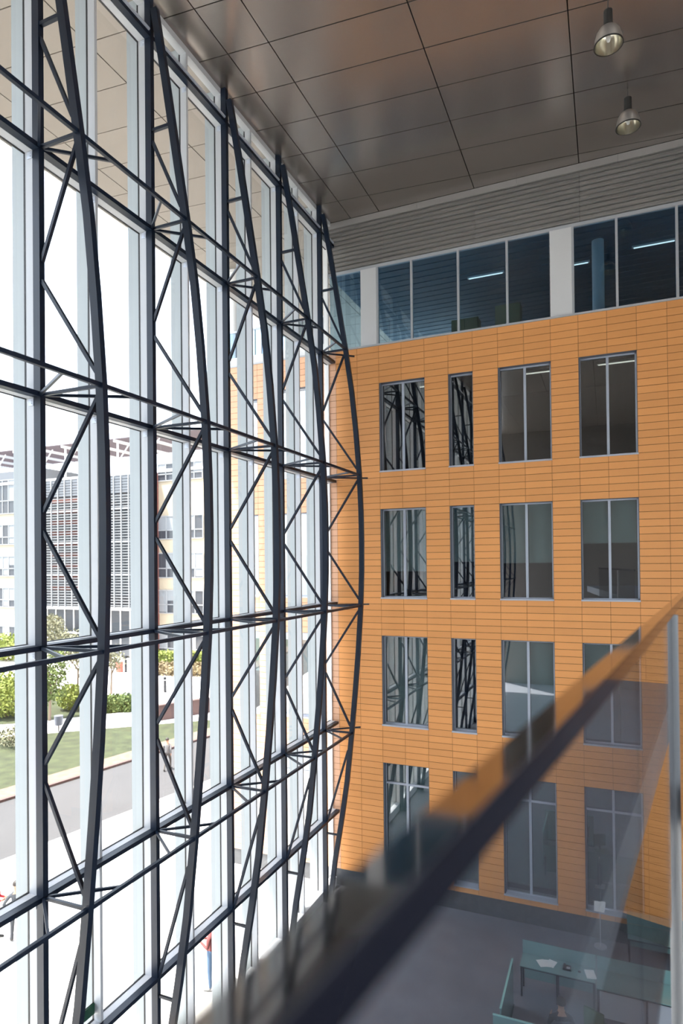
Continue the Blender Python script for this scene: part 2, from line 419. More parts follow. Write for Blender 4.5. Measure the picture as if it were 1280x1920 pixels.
for a, b in ((1, 2), (2, 3), (3, 4)):
    zm = (LV[a]+LV[b])/2
    brace(LV[a]-.16, 'c', zm+.14, 'p'); brace(zm-.16, 'p', LV[b]+.20, 'c')
brace(LV[4]-.55, 'c', LV[5]+.05, 'p')
MB().bar((PX1, ym, LV[5]-.32), (chx(LV[5]-.32), ym, LV[5]-.32), .05, .05).build('strut', STEEL, tr)
tr['label'] = 'bowed navy steel truss nearest the camera, at the left edge of the photo'
NAMES = {1: 'second bowed navy steel truss from the left edge of the photo', 2: 'third bowed navy steel truss from the left, the middle one of the five',
         3: 'fourth bowed navy steel truss from the left, next to the last one', 4: 'last bowed navy steel truss, standing against the orange panelled wall'}
for kx in (1, 2, 3, 4, -1, -2, -3, -4, -5, -6, -7, -8):
    t_ = copy_tree(tr, (PX1, Y1+P*kx, 0), label=NAMES.get(kx, 'bowed navy steel truss beside or behind the camera, seen only mirrored in the windows'))
YA, YZ = Y1-8*P, D-.03
# glazing bays: one every half post spacing; kinds differ only in the bracket
ZL = [CZ]+LV+[0.30]
HB = P/2
def bay(n, y0, y1):
    w = root('window_%d' % n, (GX, y0, 0), **S)
    ww = .06
    MB().box(GX-.275, GX-.02, y0, y0+.07, 0, CZ).build('fin', FIN, w)
    MB().box(GX-.02, GX+.015, y0-.004, y0+.05, .3, CZ).build('gasket', GASKET, w)
    MB().box(GX+.015, PX0, y0, y0+ww, .3, CZ).build('mullion', ALU, w)
    for i, L in enumerate(LV):
        t = MB().box(GX+.015, PX0, y0+ww, y1, L-.045, L+.045).build('transom', ALU, w)
        MB().box(GX-.02, GX+.015, y0+.05, y1, L-.055, L+.055).build('transom_gasket', GASKET, t)
        MB().box(PX0, PX1-.005, y0+(0 if round((y0-Y1)/HB) % 2 else TW), y1, L-.04, L+.04).build('beam', STEEL, t)
        br = MB().box(PX0-.10, PX0+.0, y0-.012, y0, L-.17, L-.06)
        br.tube((PX0-.03, y0-.012, L-.095), (PX0-.03, y0-.022, L-.095), .010, n=6).tube((PX0-.03, y0-.012, L-.135), (PX0-.03, y0-.022, L-.135), .010, n=6)
        br.build('bracket', FRAME, t)
    for i in range(len(ZL)-1):
        MB().box(GX-.003, GX+.003, y0+.05, y1-.004, ZL[i+1]+(.055 if i < 6 else 0), ZL[i]-(.055 if i else 0)).build('pane', GLASS_C, w)
    MB().box(GX-.02, PX0, y0, y1, 0, .30).build('kerb_sill', ALU, w)
    MB().box(GX+.0, PX0, y0+ww, y1, CZ-.14, CZ).build('head_rail', ALU, w)
    MB().box(GX+.015, PX0-.02, y0+ww, y1, CZ-.52, CZ-.49).build('vent_rail', GASKET, w)
    MB().tube((PX1-.03, y0+(0 if round((y0-Y1)/HB) % 2 else TW), LV[0]+.12), (PX1-.03, y1, LV[0]+.12), .028, n=8).build('blind_tube', FRAME, w)
    return w
n = 50
first = bay(n, Y1, Y1+HB)
second = bay(n+1, Y1+HB, Y1+P)
for kx in range(-8, 4):
    if kx == 0: continue
    for q, src in ((0, first), (1, second)):
        n += 1
        if n == 51: n = 52
        c = copy_tree(src, (GX, Y1+P*kx+q*HB, 0)); c.name = 'window_%d' % n
bay(n+1, Y1+4*P, D-.05)
MB().box(GX-.1, GX+.06, D-.05, D+.02, .3, CZ).build('trim_2', WHITE, **S)

ORD = ['uppermost', 'second from the top', 'third from the top', 'lowest']
for i, L in enumerate(LV[1:5]):
    x = chx(L)+CD*.55
    MB().box(x-.03, x+.03, Y1-8*P, Y1+4*P+TW, L-.032, L+.032).build('tie_bar', STEEL, None, label='long thin navy bar tying the trusses, %s of four' % ORD[i], category='steel bar', group='tie bars between the trusses')

# ================================================================== pendant lamps
LAMP_ALU = mat('spun_aluminium', (0.50, 0.48, 0.46), 0.35, 0.7)
LAMP_BLK = mat('lamp_housing', (0.03, 0.03, 0.03), 0.5)
LAMP_REF = mat('lamp_reflector', (0.62, 0.60, 0.52), 0.22, 0.9)
RZ = EYE+10.28
def pendant(px, py, label):
    p = on_z(px, py, RZ)
    t = root('pendant_lamp', (p.x, p.y, CZ), label=label, category='lamp', group='pendant lamps under the ceiling')
    c = (p.x, p.y, RZ)
    dome = [(.27, 0), (.268, .05), (.255, .14), (.225, .24), (.175, .32), (.11, .37), (.085, .385)]
    MB().lathe(dome, c, 36).build('shade', LAMP_ALU, t, smooth=True)
    MB().lathe([(.262, .004), (.25, .13), (.22, .23), (.17, .31), (.10, .36), (.001, .362)], c, 36).build('reflector', LAMP_REF, t, smooth=True)
    MB().lathe([(.262, -.004), (.278, -.004), (.278, .018), (.262, .018), (.262, -.004)], c, 36).build('rim', LAMP_BLK, t)
    MB().tube((c[0], c[1], RZ+.385), (c[0], c[1], RZ+.69), .085, n=20).build('housing', LAMP_BLK, t)
    MB().lathe([(.001, .06), (.03, .08), (.045, .14), (.04, .20), (.025, .27), (.025, .36)], c, 16).build('bulb', mat('frosted_bulb', (.8, .8, .78), .3), t, smooth=True)
    MB().tube((c[0], c[1], RZ+.69), (c[0], c[1], CZ), .009, n=8).build('cord', LAMP_BLK, t)
pendant(1140.4, 85.4, 'larger, nearer bell-shaped pendant lamp at the top right corner')
pendant(1177.4, 239, 'smaller, farther bell-shaped pendant lamp just above the ribbed fascia')

# ================================================================== foreground balustrade on the walkway
RA = math.radians(7.937); rd = Vector((math.sin(RA), math.cos(RA), 0)); rn = Vector((math.cos(RA), -math.sin(RA), 0))
def rp(al, lat, z): return rd*al + rn*lat + Vector((0, 0, EYE+z))
def rbox(mb, a0, a1, l0, l1, z0, z1):
    b = len(mb.v)
    mb.v += [tuple(rp(a, l, z)) for z in (z0, z1) for a in (a0, a1) for l in (l0, l1)]
    mb.f += [tuple(b+i for i in q) for q in ((0, 2, 3, 1), (4, 5, 7, 6), (0, 1, 5, 4), (2, 6, 7, 3), (0, 4, 6, 2), (1, 3, 7, 5))]
    return mb
RAIL = mat('dark_lacquered_rail', (0.010, 0.010, 0.016), 0.12, 0.0, spec=0.05)
RAILCAP = mat('polished_rail_cap', (0.46, 0.45, 0.46), 0.07, 1.0)
STAIN = mat('brushed_steel', (0.55, 0.56, 0.58), 0.3, 0.8)
bal = root('glass_balustrade', tuple(rp(1.0, -.307, -1.65)), label='glass balustrade with a dark glossy handrail, blurred in the foreground', category='balustrade')
for a0, a1, e in ((-1.2, 3.54, 0), (3.546, 9.5, .003)):
    h = rbox(MB(), a0, a1, -.337+e, -.277-e, -.40, -.33).build('handrail', RAIL, bal)
    rbox(MB(), a0, a1, -.337+e, -.277-e, -.3299, -.327).build('rail_cap', RAILCAP, bal)
    bv = h.modifiers.new('edge', 'BEVEL'); bv.width = .006; bv.segments = 2
for a0, a1 in ((-1.2, 2.98), (3.0, 5.36), (5.48, 9.5)):
    rbox(MB(), a0, a1, -.313, -.301, -2.45, -.402).build('glass_panel', GLASS_B, bal)
for a in (-.4, .9):
    q = MB(); q.tube(rp(a, -.295, -1.85), rp(a, -.10, -1.85), .025, n=14); q.build('standoff', STAIN, bal)
COLM = mat('grey_painted_tube', (.20, .20, .205), .5)
sp = rp(5.42, -.307, 0)
cp = root('slim_column', (sp.x, sp.y, 0), label='slim brushed steel column under the far end of the handrail', category='column')
MB().tube((sp.x, sp.y, .02), (sp.x, sp.y, EYE-.41), .043, n=20).build('shaft', COLM, cp, smooth=False)
MB().tube((sp.x, sp.y, 0), (sp.x, sp.y, .02), .11, n=20).build('base_plate', STAIN, cp)
rbox(MB(), -9, 9.5, -.1, 5.0, -2.05, -1.65).build('floor_walkway', FLOOR, **S)

# ================================================================== reception furniture
TEAL = mat_glass('teal_desk_glass', (.36, .62, .60), .10, .05)
TEALM = mat('teal_satin_glass', (.17, .29, .29), .18, 0)
TEALE = mat('teal_glass_edge', (.28, .55, .53), .2)
DKM = mat('dark_metal', (.03, .03, .035), .4, .6)
CABW = mat('pale_grey_laminate', (.42, .44, .47), .5)
def desk(x0, x1, y0, y1, label, cab=False):
    t = root('reception_desk', ((x0+x1)/2, (y0+y1)/2, 0), label=label, category='desk', group='glass desks of the reception')
    MB().box(x0, x1, y0, y1, .72, .74).build('desk_top', TEALM, t)
    MB().box(x0, x1, y1+.005, y1+.02, .742, 1.06).build('screen', TEALM, t)
    MB().box(x0+.05, x1-.05, y1-.06, y1-.045, .18, .70).build('modesty_panel', TEALM, t)
    xs = [x0+.03, (x0+x1)/2, x1-.03]
    for x in xs:
        for y in (y0+.05, y1-.12): MB().box(x-.02, x+.02, y-.02, y+.02, 0, .72).build('leg', DKM, t)
    MB().box(x0+.03, x1-.03, y0+.03, y0+.07, .68, .715).build('rail', DKM, t)
    if cab:
        c = MB().box(x0+.06, x1-.1, y0+.08, y1-.14, .06, .66).build('cabinet', CABW, t)
        MB().box((x0+x1)/2-.01, (x0+x1)/2+.01, y0+.06, y0+.08, .3, .5).build('handle', DKM, c)
    return t
desk(-2.07, -.39, 15.60, 16.15, 'teal glass reception desk with bare legs, left of the cabinet desk')
desk(-.36, 1.70, 15.42, 16.15, 'teal glass reception desk with a pale cabinet under it', True)
desk(.35, 2.6, 17.75, 18.50, 'teal glass counter standing close to the orange wall')
def screen(x0, x1, y0, y1, h, label):
    t = root('glass_screen', ((x0+x1)/2, (y0+y1)/2, 0), label=label, category='screen', group='low glass screens round the reception')
    MB().box(x0, x1, y0, y1, .04, h).build('glass', TEALM, t)
    MB().box(x0-.006, x1+.006, y0-.006, y1+.006, h, h+.015).build('top_edge', TEALE, t)
    MB().box(x0-.02, x1+.02, y0-.02, y1+.02, 0, .04).build('foot', DKM, t)
screen(-2.20, -2.17, 13.42, 15.2, 1.1, 'low teal glass screen running back towards the desk')
screen(-2.30, -.6, 13.18, 13.21, 1.1, 'low teal glass screen at the bottom edge of the photo')
# things on the desk
PAPER = mat('white_paper', (.75, .76, .75), .7)
def flat(name, label, cat, x, y, sx, sy, z, h, m, ang=0):
    o = root(name, (x, y, z), label=label, category=cat); o.rotation_euler.z = ang
    q = MB().box(-sx/2, sx/2, -sy/2, sy/2, 0, h); b_ = bpy.data.objects.new('sheet', q.mesh('sheet', m)); col.objects.link(b_); b_.parent = o; return o
flat('paper_stack', 'small stack of white paper at the right end of the desk', 'paper', -.50, 15.86, .21, .29, .741, .03, PAPER, .25)
t = root('telephone', (-1.02, 15.9, .741), label='dark desk telephone in the middle of the glass desk', category='telephone')
MB().box(-1.11, -.93, 15.81, 15.99, .741, .775).build('base', DKM, t)
MB().box(-1.10, -1.05, 15.80, 16.0, .776, .80).build('handset', DKM, t)
MB().box(-1.03, -.95, 15.84, 15.92, .776, .78).build('keypad', CABW, t)
t = root('papers', (-1.50, 15.92, .741), label='loose white papers at the left end of the glass desk', category='paper')
for i, (dx, dy, a) in enumerate(((0, 0, .2), (.12, .03, -.3), (-.08, -.04, .5))):
    q = MB().box(-.1, .1, -.14, .14, .001+i*.003, .003+i*.003); b_ = bpy.data.objects.new('sheet', q.mesh('sheet', PAPER)); col.objects.link(b_); b_.parent = t; b_.location = (dx, dy, 0); b_.rotation_euler.z = a
t = root('computer_mouse', (-.74, 15.88, .741), label='small dark mouse left of the paper stack', category='mouse')
MB().lathe([(.001, .03), (.025, .026), (.035, .012), (.036, 0)], (-.74, 15.88, .741), 14).build('shell', DKM, t, smooth=True)
MB().box(-.744, -.736, 15.885, 15.905, .765, .774).build('wheel', CABW, t)
# slim stand with a white leaflet holder
b_ = on_z(1125.6, 1775, 0)
t = root('leaflet_stand', (b_.x, b_.y, 0), label='slim stand with a white leaflet holder before the orange wall', category='stand')
MB().tube((b_.x, b_.y, 0), (b_.x, b_.y, .02), .16, n=24).build('base', STAIN, t)
MB().tube((b_.x, b_.y, .02), (b_.x, b_.y, 1.02), .012, n=8).build('pole', STAIN, t)
MB().bar((b_.x-.02, b_.y-.10, .98), (b_.x-.02, b_.y+.10, 1.16), .26, .012, up=(0, -.6, .8)).build('holder', PAPER, t)
MB().bar((b_.x+.06, b_.y-.08, 1.03), (b_.x+.08, b_.y+.06, 1.2), .12, .01, up=(0, -.6, .8)).build('leaflet', PAPER, t)
# exit sign on the curtain wall
SIGN = mat('green_sign', (.004, .05, .025), .4)
t = root('exit_sign', (GX+.04, 8.36, 2.69), label='green emergency exit sign on the glass near the bottom left', category='sign')
MB().box(GX+.02, GX+.045, 8.215, 8.455, 2.62, 2.80).build('plate', SIGN, t)
MB().box(GX+.016, GX+.02, 8.205, 8.465, 2.61, 2.81).build('backing', GASKET, t)

# ================================================================== outdoors
PLAZA = mat('pale_concrete_paving', (.62, .60, .57), .85, 0, .05, .8)
ROAD = mat('worn_asphalt', (.052, .051, .053), .9, 0, .06, .5)
KERB = mat('light_kerb_stone', (.55, .53, .50), .8)
KERBR = mat('red_kerb_stone', (.09, .055, .05), .8)
SOIL = mat('dry_soil', (.13, .095, .07), .95, 0, .2, 3)
GRASS = mat('lawn_grass', (.030, .037, .013), .95, 0, .35, 1.5, .4, 60)
REDST = mat('red_planter_stone', (.085, .05, .048), .8)
sx = lambda sv, y: sv+.21*(y-20)           # strips that run along the street
def strip(name, s0, s1, z0, z1, m, y0=-40, y1=120, **tg):
    q = MB().prism([(sx(s0, y0), y0), (sx(s1, y0), y0), (sx(s1, y1), y1), (sx(s0, y1), y1)], z0, z1); return q.build(name, m, **tg)
MB().prism([(sx(-18.9, -40), -40), (GX-.02, -40), (GX-.02, D+.0), (60, D+14), (60, 120), (sx(-18.9, 120), 120)], -.3, 0).build('floor_plaza', PLAZA, **S)
strip('kerb', -19.15, -18.9, -.3, .02, KERB, **S)
strip('road', -25.1, -19.15, -.3, -.08, ROAD, **S)
strip('kerb_far', -25.3, -25.1, -.3, .03, KERBR, **S)
strip('verge', -26.55, -25.3, -.3, .03, SOIL, **S)
strip('lawn', -90, -26.55, -.3, .02, GRASS, **S)
# light footpath across the lawn and the forecourt by the far building
def slab(name, pix, z0, z1, m, **tg):
    P = [on_z(x, y, 0) for x, y in pix]; A = [(p.x, p.y) for p in P]
    ar = sum(A[i][0]*A[(i+1) % len(A)][1]-A[(i+1) % len(A)][0]*A[i][1] for i in range(len(A)))
    if ar < 0: A.reverse()
    return MB().prism(A, z0, z1).build(name, m, **tg)
MB().prism([(-45, 20.5), (-34.5, 27.3), (-28.2, 32.7), (-22, 38), (-22, 46), (-31.0, 36.2), (-36.5, 30), (-45, 24)], -.2, .035).build('path', PLAZA, **S)
MB().prism([(-80, 49), (-28, 36.4), (-24, 38), (-24, 60), (-80, 60)], -.2, .04).build('forecourt', PLAZA, **S)

MB().prism([(60, -40), (60, D+14), (XR+.35, D+14), (XR+.35, -40)][::-1], -.3, 0).build('floor_yard', PLAZA, **S)
# ---- leaves
def leaf_mat(name, c1, c2):
    m = mat(name, c1, .8); n = m.node_tree.nodes; l = m.node_tree.links
    g = n.new('ShaderNodeNewGeometry'); r = n.new('ShaderNodeValToRGB')
    r.color_ramp.elements[0].color = (*c1, 1); r.color_ramp.elements[1].color = (*c2, 1)
    l.new(g.outputs['Random Per Island'], r.inputs[0]); l.new(r.outputs[0], n['Principled BSDF'].inputs['Base Color']); return m
LF_G = leaf_mat('green_leaves', (.045, .075, .015), (.12, .155, .04))
LF_Y = leaf_mat('yellow_green_leaves', (.11, .145, .02), (.22, .25, .05))
LF_O = leaf_mat('olive_leaves', (.11, .11, .06), (.20, .195, .12))
LF_D = leaf_mat('dry_grass_tufts', (.14, .10, .055), (.22, .17, .085))
BARK = mat('bark', (.20, .15, .11), .9)
def leaves(mb, c, rad, n, size, rnd):
    for _ in range(n):
        while True:
            v = Vector((rnd.uniform(-1, 1), rnd.uniform(-1, 1), rnd.uniform(-1, 1)))
            if .25 < v.length < 1: break
        p = Vector((c[0]+v.x*rad[0], c[1]+v.y*rad[1], c[2]+v.z*rad[2]))
        a = Vector((rnd.gauss(0, 1), rnd.gauss(0, 1), rnd.gauss(0, 1))).normalized(); b = a.orthogonal().normalized()
        sz = size*rnd.uniform(.6, 1.3); k = len(mb.v)
        mb.v += [tuple(p-a*sz), tuple(p+b*sz*.45), tuple(p+a*sz), tuple(p-b*sz*.45)]; mb.f.append((k, k+1, k+2, k+3))
def shrub(name, label, cat, c, rad, n, size, m, seed, group=None):
    rnd = random.Random(seed); t = root(name, (c[0], c[1], 0), label=label, category=cat)
    if group: t['group'] = group
    q = MB(); leaves(q, (c[0], c[1], rad[2]*1.02), rad, n, size, rnd); q.build('foliage', m, t)
    q = MB()
    for i in range(5):
        a = i*1.3+seed; q.tube((c[0], c[1], 0), (c[0]+math.cos(a)*rad[0]*.5, c[1]+math.sin(a)*rad[1]*.5, rad[2]*1.1), .03, .012, n=5)
    q.build('stem', BARK, t)
def tree(label, c, h, crown, n, size, m, seed):
    rnd = random.Random(seed); t = root('tree', (c[0], c[1], 0), label=label, category='tree', group='young trees on the lawn')
    q = MB(); q.tube((c[0], c[1], 0), (c[0]+.1, c[1], h*.5), .10, .06, n=8)
    for i in range(6):
        a = i*1.05; q.tube((c[0]+.1, c[1], h*(.38+.03*i)), (c[0]+math.cos(a)*crown[0]*.7, c[1]+math.sin(a)*crown[1]*.7, h*(.65+.05*i)), .045, .012, n=5)
    q.build('trunk', BARK, t)
    q = MB()
    for i in range(7):
        a = i*.9; cc = (c[0]+math.cos(a)*crown[0]*.5, c[1]+math.sin(a)*crown[1]*.5, h-crown[2]+rnd.uniform(-.5, .5)*crown[2])
        leaves(q, cc, (crown[0]*.6, crown[1]*.6, crown[2]*.6), n//7, size, rnd)
    q.build('foliage', m, t)
g = on_z(145, 1325, 0); tree('sparse olive tree with a thin bare trunk left of the long hedge', g, 5.6, (2.0, 2.0, 1.6), 1500, .13, LF_O, 3)
g = on_z(93, 1352, 0); tree('leafy green young tree right beside the first steel post', g, 4.9, (1.25, 1.25, 2.0), 1700, .13, LF_G, 4)
g = on_z(208, 1302, 0); tree('small pale olive tree above the long hedge', g, 4.3, (1.1, 1.1, 1.2), 700, .12, LF_O, 6)
g = on_z(12, 1345, 0); shrub('bush', 'tall yellow-green bush at the left edge of the photo', 'bush', g, (1.7, 1.5, 1.6), 2200, .13, LF_Y, 11)
g = on_z(-22, 1332, 0); shrub('bush', 'dark green bush cut by the left edge of the photo', 'bush', g, (1.8, 1.6, 1.3), 1500, .14, LF_G, 12)
g = on_z(133, 1331, 0); shrub('bush', 'round bright green bush under the olive tree', 'bush', g, (1.15, 1.0, .95), 1600, .11, LF_Y, 13)
g = on_z(12, 1240, 0); shrub('bush', 'distant yellow-green bush before the far building at the left edge', 'bush', g, (2.2, 1.6, 1.6), 1200, .2, LF_Y, 14)
g = on_z(98, 1235, 0); shrub('bush', 'tall pale green shrub before the far louvred facade', 'bush', g, (1.6, 1.6, 2.6), 1800, .17, LF_O, 15)
g = on_z(30, 1398, 0); shrub('bush', 'low dry grey-green shrub on the lawn near the left edge', 'bush', g, (1.6, 1.0, .55), 900, .09, LF_O, 16)
# clipped hedges: boxes of leaves
def hedge(label, a, b, w, h, n, m, seed, dens=.14):
    rnd = random.Random(seed); a = Vector((a[0], a[1], 0)); b = Vector((b[0], b[1], 0)); d = (b-a); L = d.length; d.normalize(); e = Vector((-d.y, d.x, 0))
    mid = (a+b)/2; t = root('hedge', (mid.x, mid.y, 0), label=label, category='hedge')
    q = MB()
    for _ in range(n):
        p = a+d*rnd.uniform(0, L)+e*rnd.uniform(-w/2, w/2)+Vector((0, 0, rnd.uniform(.05, h+rnd.gauss(0, .06))))
        v = Vector((rnd.gauss(0, 1), rnd.gauss(0, 1), rnd.gauss(0, 1))).normalized(); u = v.orthogonal().normalized(); sz = dens*rnd.uniform(.6, 1.2); k = len(q.v)
        q.v += [tuple(p-v*sz), tuple(p+u*sz*.5), tuple(p+v*sz), tuple(p-u*sz*.5)]; q.f.append((k, k+1, k+2, k+3))
    q.build('foliage', m, t)
    q = MB()
    for i in range(int(L/.8)+1):
        p = a+d*min(L, i*.8); q.tube((p.x, p.y, 0), (p.x+.05, p.y, h*.8), .03, .015, n=5)
    q.build('stem', BARK, t)
g0 = on_z(196, 1335, 0); g1 = on_z(262, 1334, 0)
hedge('long clipped green hedge beside the footpath', g0, g1, 1.0, 1.15, 2600, LF_G, 21)
g0 = on_z(285, 1252, 0); g1 = on_z(392, 1253, 0)
hedge('bright yellow-green hedge before the far building, between two trusses', g0, g1, 1.2, 1.7, 2400, LF_Y, 22, .18)
g0 = on_z(288, 1262, 0); g1 = on_z(392, 1264, 0)
hedge('low strip of dry brown planting in front of the yellow-green hedge', g0, g1, 3.6, .9, 3200, LF_D, 23, .17)
# planter walls, bollard, bins
g0 = on_z(296, 1352, 0); g1 = on_z(392, 1336, 0)
t = root('planter_wall', ((g0.x+g1.x)/2, (g0.y+g1.y)/2, 0), label='low red stone planter wall seen between the second and third truss', category='wall')
MB().bar((g0.x, g0.y, .5), (g1.x, g1.y, .5), .35, 1.0).build('wall_body', REDST, t)
MB().bar((g0.x, g0.y, 1.04), (g1.x, g1.y, 1.04), .45, .08).build('coping', KERBR, t)
def bollard(px, py, label, h=1.0):
    g = on_z(px, py, 0); t = root('bollard', (g.x, g.y, .04), label=label, category='bollard', group='grey bollards on the forecourt')
    MB().tube((g.x, g.y, .04), (g.x, g.y, .04+h*.78), .12, n=12).build('post', DKM, t)
    MB().tube((g.x, g.y, .04+h*.84), (g.x, g.y, .04+h), .13, n=12).build('cap', DKM, t)
    MB().tube((g.x, g.y, .04+h*.78), (g.x, g.y, .04+h*.84), .09, n=12).build('light_ring', PAPER, t)
bollard(309.5, 1299, 'grey bollard behind the red planter wall', 1.25)
bollard(236, 1261, 'grey bollard before the far entrance, right of the red bin', 1.6)
BINR = mat('red_bin', (.5, .10, .07), .5)
g = on_z(224, 1261, 0); t = root('waste_bin', (g.x, g.y, .04), label='red and white waste bin before the far entrance', category='bin')
MB().tube((g.x, g.y, .04), (g.x, g.y, 1.1), .35, n=14).build('body', BINR, t); MB().tube((g.x, g.y, 1.1), (g.x, g.y, 1.5), .36, n=14).build('lid', PAPER, t)
g = on_z(110, 1373, 0); t = root('litter_bin', (g.x, g.y, 0), label='grey litter bin on a post at the edge of the footpath', category='bin')
MB().tube((g.x, g.y, .02), (g.x, g.y, .5), .04, n=8).build('post', DKM, t); MB().tube((g.x, g.y, .45), (g.x, g.y, 1.05), .23, .27, n=16).build('basket', mat('grey_bin', (.13, .14, .17), .6), t)

# ---- outdoor terrace on top of the wing
ter = root('terrace_railing', (jx(-4.2), D+.1, Z0+.05), label='white terrace parapet with a bluish barred glass railing on the outdoor wing', category='railing')
MB().box(jx(JL), GX-.1, D+.02, D+.3, Z0+.05, Z0+.34).build('parapet', WHITE, ter)
MB().box(jx(JL), GX-.1, D+.12, D+.16, Z0+1.26, Z0+1.32).build('top_rail', FRAME, ter)
MB().box(jx(JL), GX-.1, D+.138, D+.146, Z0+.36, Z0+1.26).build('glass', mat_glass('blue_railing_glass', (.62, .74, .82), .08), ter)
for i in range(16):
    x = jx(JL)+.05+i*.26
    if x < GX-.15: MB().box(x-.012, x+.012, D+.11, D+.135, Z0+.34, Z0+1.26).build('baluster', REVEAL, ter)
MB().box(jx(JL), GX-.1, D+.3, D+8.6, Z0-.1, Z0+.02).build('floor_terrace', PLAZA, **S)
p = on_y(440, 640, D+1.6)
t = root('terrace_column', (p.x, D+1.6, Z0+.02), label='round white column on the terrace of the outdoor wing', category='column')
MB().tube((p.x, D+1.6, Z0+.02), (p.x, D+1.6, CZ-.02), .19, n=24).build('shaft', WHITE, t); MB().tube((p.x, D+1.6, CZ-.12), (p.x, D+1.6, CZ-.01), .24, n=24).build('capital', WHITE, t)

# ---- far building across the street
CREAM = mat('cream_render', (.40, .34, .25), .85, 0, .04, .3)
FWIN = mat('far_window_glass', (.05, .055, .065), .15)
FBLIND = mat('far_white_blind', (.22, .235, .25), .7)
FWHT = mat('far_white_metal', (.30, .31, .32), .6)
FGREY = mat('far_grey_cladding', (.12, .13, .145), .6)
FRED = mat('far_red_brick', (.16, .06, .05), .8)
FY = 57.0
fzp = lambda px, py: on_y(px, py, FY).z
fxp = lambda px: on_y(px, 1000, FY).x
fb = root('office_building', (fxp(180), FY, 0), label='long cream office building with a louvred centre across the street', category='building')
xL, xS0, xS1, xR_ = fxp(-130), fxp(84), fxp(291), fxp(440)
ztop = EYE+10.6
MB().box(xL, xR_, FY, FY+14, 0, ztop).build('body', CREAM, fb)
MB().box(xL, xS0-.2, FY+.4, FY+13, ztop, ztop+1.7).build('penthouse', FGREY, fb)
MB().box(xL, xR_, FY-.15, FY+.3, ztop-.05, ztop+.25).build('parapet', WHITE, fb)
rows = [(900, 963), (984, 1021), (1043, 1080), (1102, 1138), (1174, 1212)]
def far_win(x0, x1, z0, z1, k, dark):
    w = MB().box(x0, x1, FY-.03, FY-.01, z0, z1).build('window', FWIN, fb)
    q = MB(); nn = max(2, round((x1-x0)/1.05))
    for i in range(nn+1):
        x = x0+(x1-x0)*i/nn; q.box(x-.05, x+.05, FY-.10, FY-.03, z0, z1)
    for z in (z0, z0+(z1-z0)*.38, z1): q.box(x0, x1, FY-.10, FY-.03, z-.05, z+.05)
    q.build('glazing_bars', FWHT, w)
    rnd = random.Random(k)
    for i in range(nn):
        if rnd.random() < dark: continue
        xa = x0+(x1-x0)*i/nn; MB().box(xa+.06, xa+(x1-x0)/nn-.06, FY-.05, FY-.032, z0+(z1-z0)*rnd.choice((.05, .38, .38, .55)), z1-.05).build('blind', FBLIND, w)
kk = 0
for pa, pb in ((-120, -70), (-58, 28), (34, 80)):
    for a, b in rows:
        kk += 1; far_win(fxp(pa), fxp(pb), fzp(15, b), fzp(15, a), kk, .35)
for pa, pb in ((297, 328), (350, 381), (400, 432)):
    for a, b in ((868, 900), (967, 1010), (1037, 1083), (1107, 1150), (1190, 1232)):
        kk += 1; far_win(fxp(pa), fxp(pb), fzp(330, b), fzp(330, a), kk, .3)
# louvred centre
zl0, zl1 = fzp(187, 1138), fzp(187, 897)
MB().box(xS0, xS1, FY-1.0, FY, zl0, zl1).build('glazed_bay', FWIN, fb)
MB().box(xS0, xS1, FY-1.9, FY-1.0, zl0-.2, zl0).build('bay_floor', WHITE, fb)
nS = int((zl1-zl0)/.31)
q = MB(); q2 = MB(); q3 = MB()
for i in range(nS):
    z = zl0+i*.31
    (q3 if z > zl1-2.2 else q).box(xS0, xS1, FY-1.85, FY-1.62, z, z+(.24 if z > zl1-2.2 else .06 if i % 12 else .18))
q.build('louvres', FWHT, fb, kind='stuff'); q3.build('upper_louvres', FGREY, fb, kind='stuff')
nv = 16
for i in range(nv+1):
    x = xS0+(xS1-xS0)*i/nv; MB().box(x-.05, x+.05, FY-1.95, FY-1.85, zl0, zl1).build('louvre_post', FWHT, fb)
MB().box(xS1-.1, xS1+.5, FY-1.9, FY, 0, zl1).build('brick_pier', FRED, fb)
q = MB()
for i in range(9):
    z = zl0+2+i*1.3; q.box(xS0+2, xS0+9, FY-1.02, FY-1.0, z, z+.5)
q.build('brick_band', FRED, fb)
# ground floor of the centre
MB().box(xS0, xS1, FY-.9, FY-.02, .3, zl0-.3).build('lobby_glass', FWIN, fb)
for i in range(13):
    x = xS0+(xS1-xS0)*i/12; MB().box(x-.06, x+.06, FY-1.0, FY-.9, 0, zl0-.2).build('lobby_mullion', WHITE, fb)
MB().box(xS0, xS1, FY-1.0, FY-.9, 2.6, 2.8).build('lobby_transom', WHITE, fb)
# roof pergola
zp = EYE+14.9; q = MB(); xp0, xp1 = fxp(-100), fxp(376)
for i in range(24):
    y = FY+.3+i*.42; q.box(xp0, xp1, y, y+.16, zp, zp+.12)
q.build('pergola_slats', mat('purple_grey_slats', (.07, .05, .06), .7), fb, kind='stuff')
x = xp0
while x < xp1:
    MB().box(x-.1, x+.1, FY+.2, FY+10.4, zp-.3, zp).build('pergola_beam', WHITE, fb)
    for y in (FY+.8, FY+9.6): MB().box(x-.08, x+.08, y-.08, y+.08, ztop, zp-.3).build('pergola_post', WHITE, fb)
    MB().bar((x, FY+.8, zp-2.6), (x+2.0, FY+.8, zp-.3), .1, .1).build('pergola_brace', WHITE, fb)
    x += 4.1

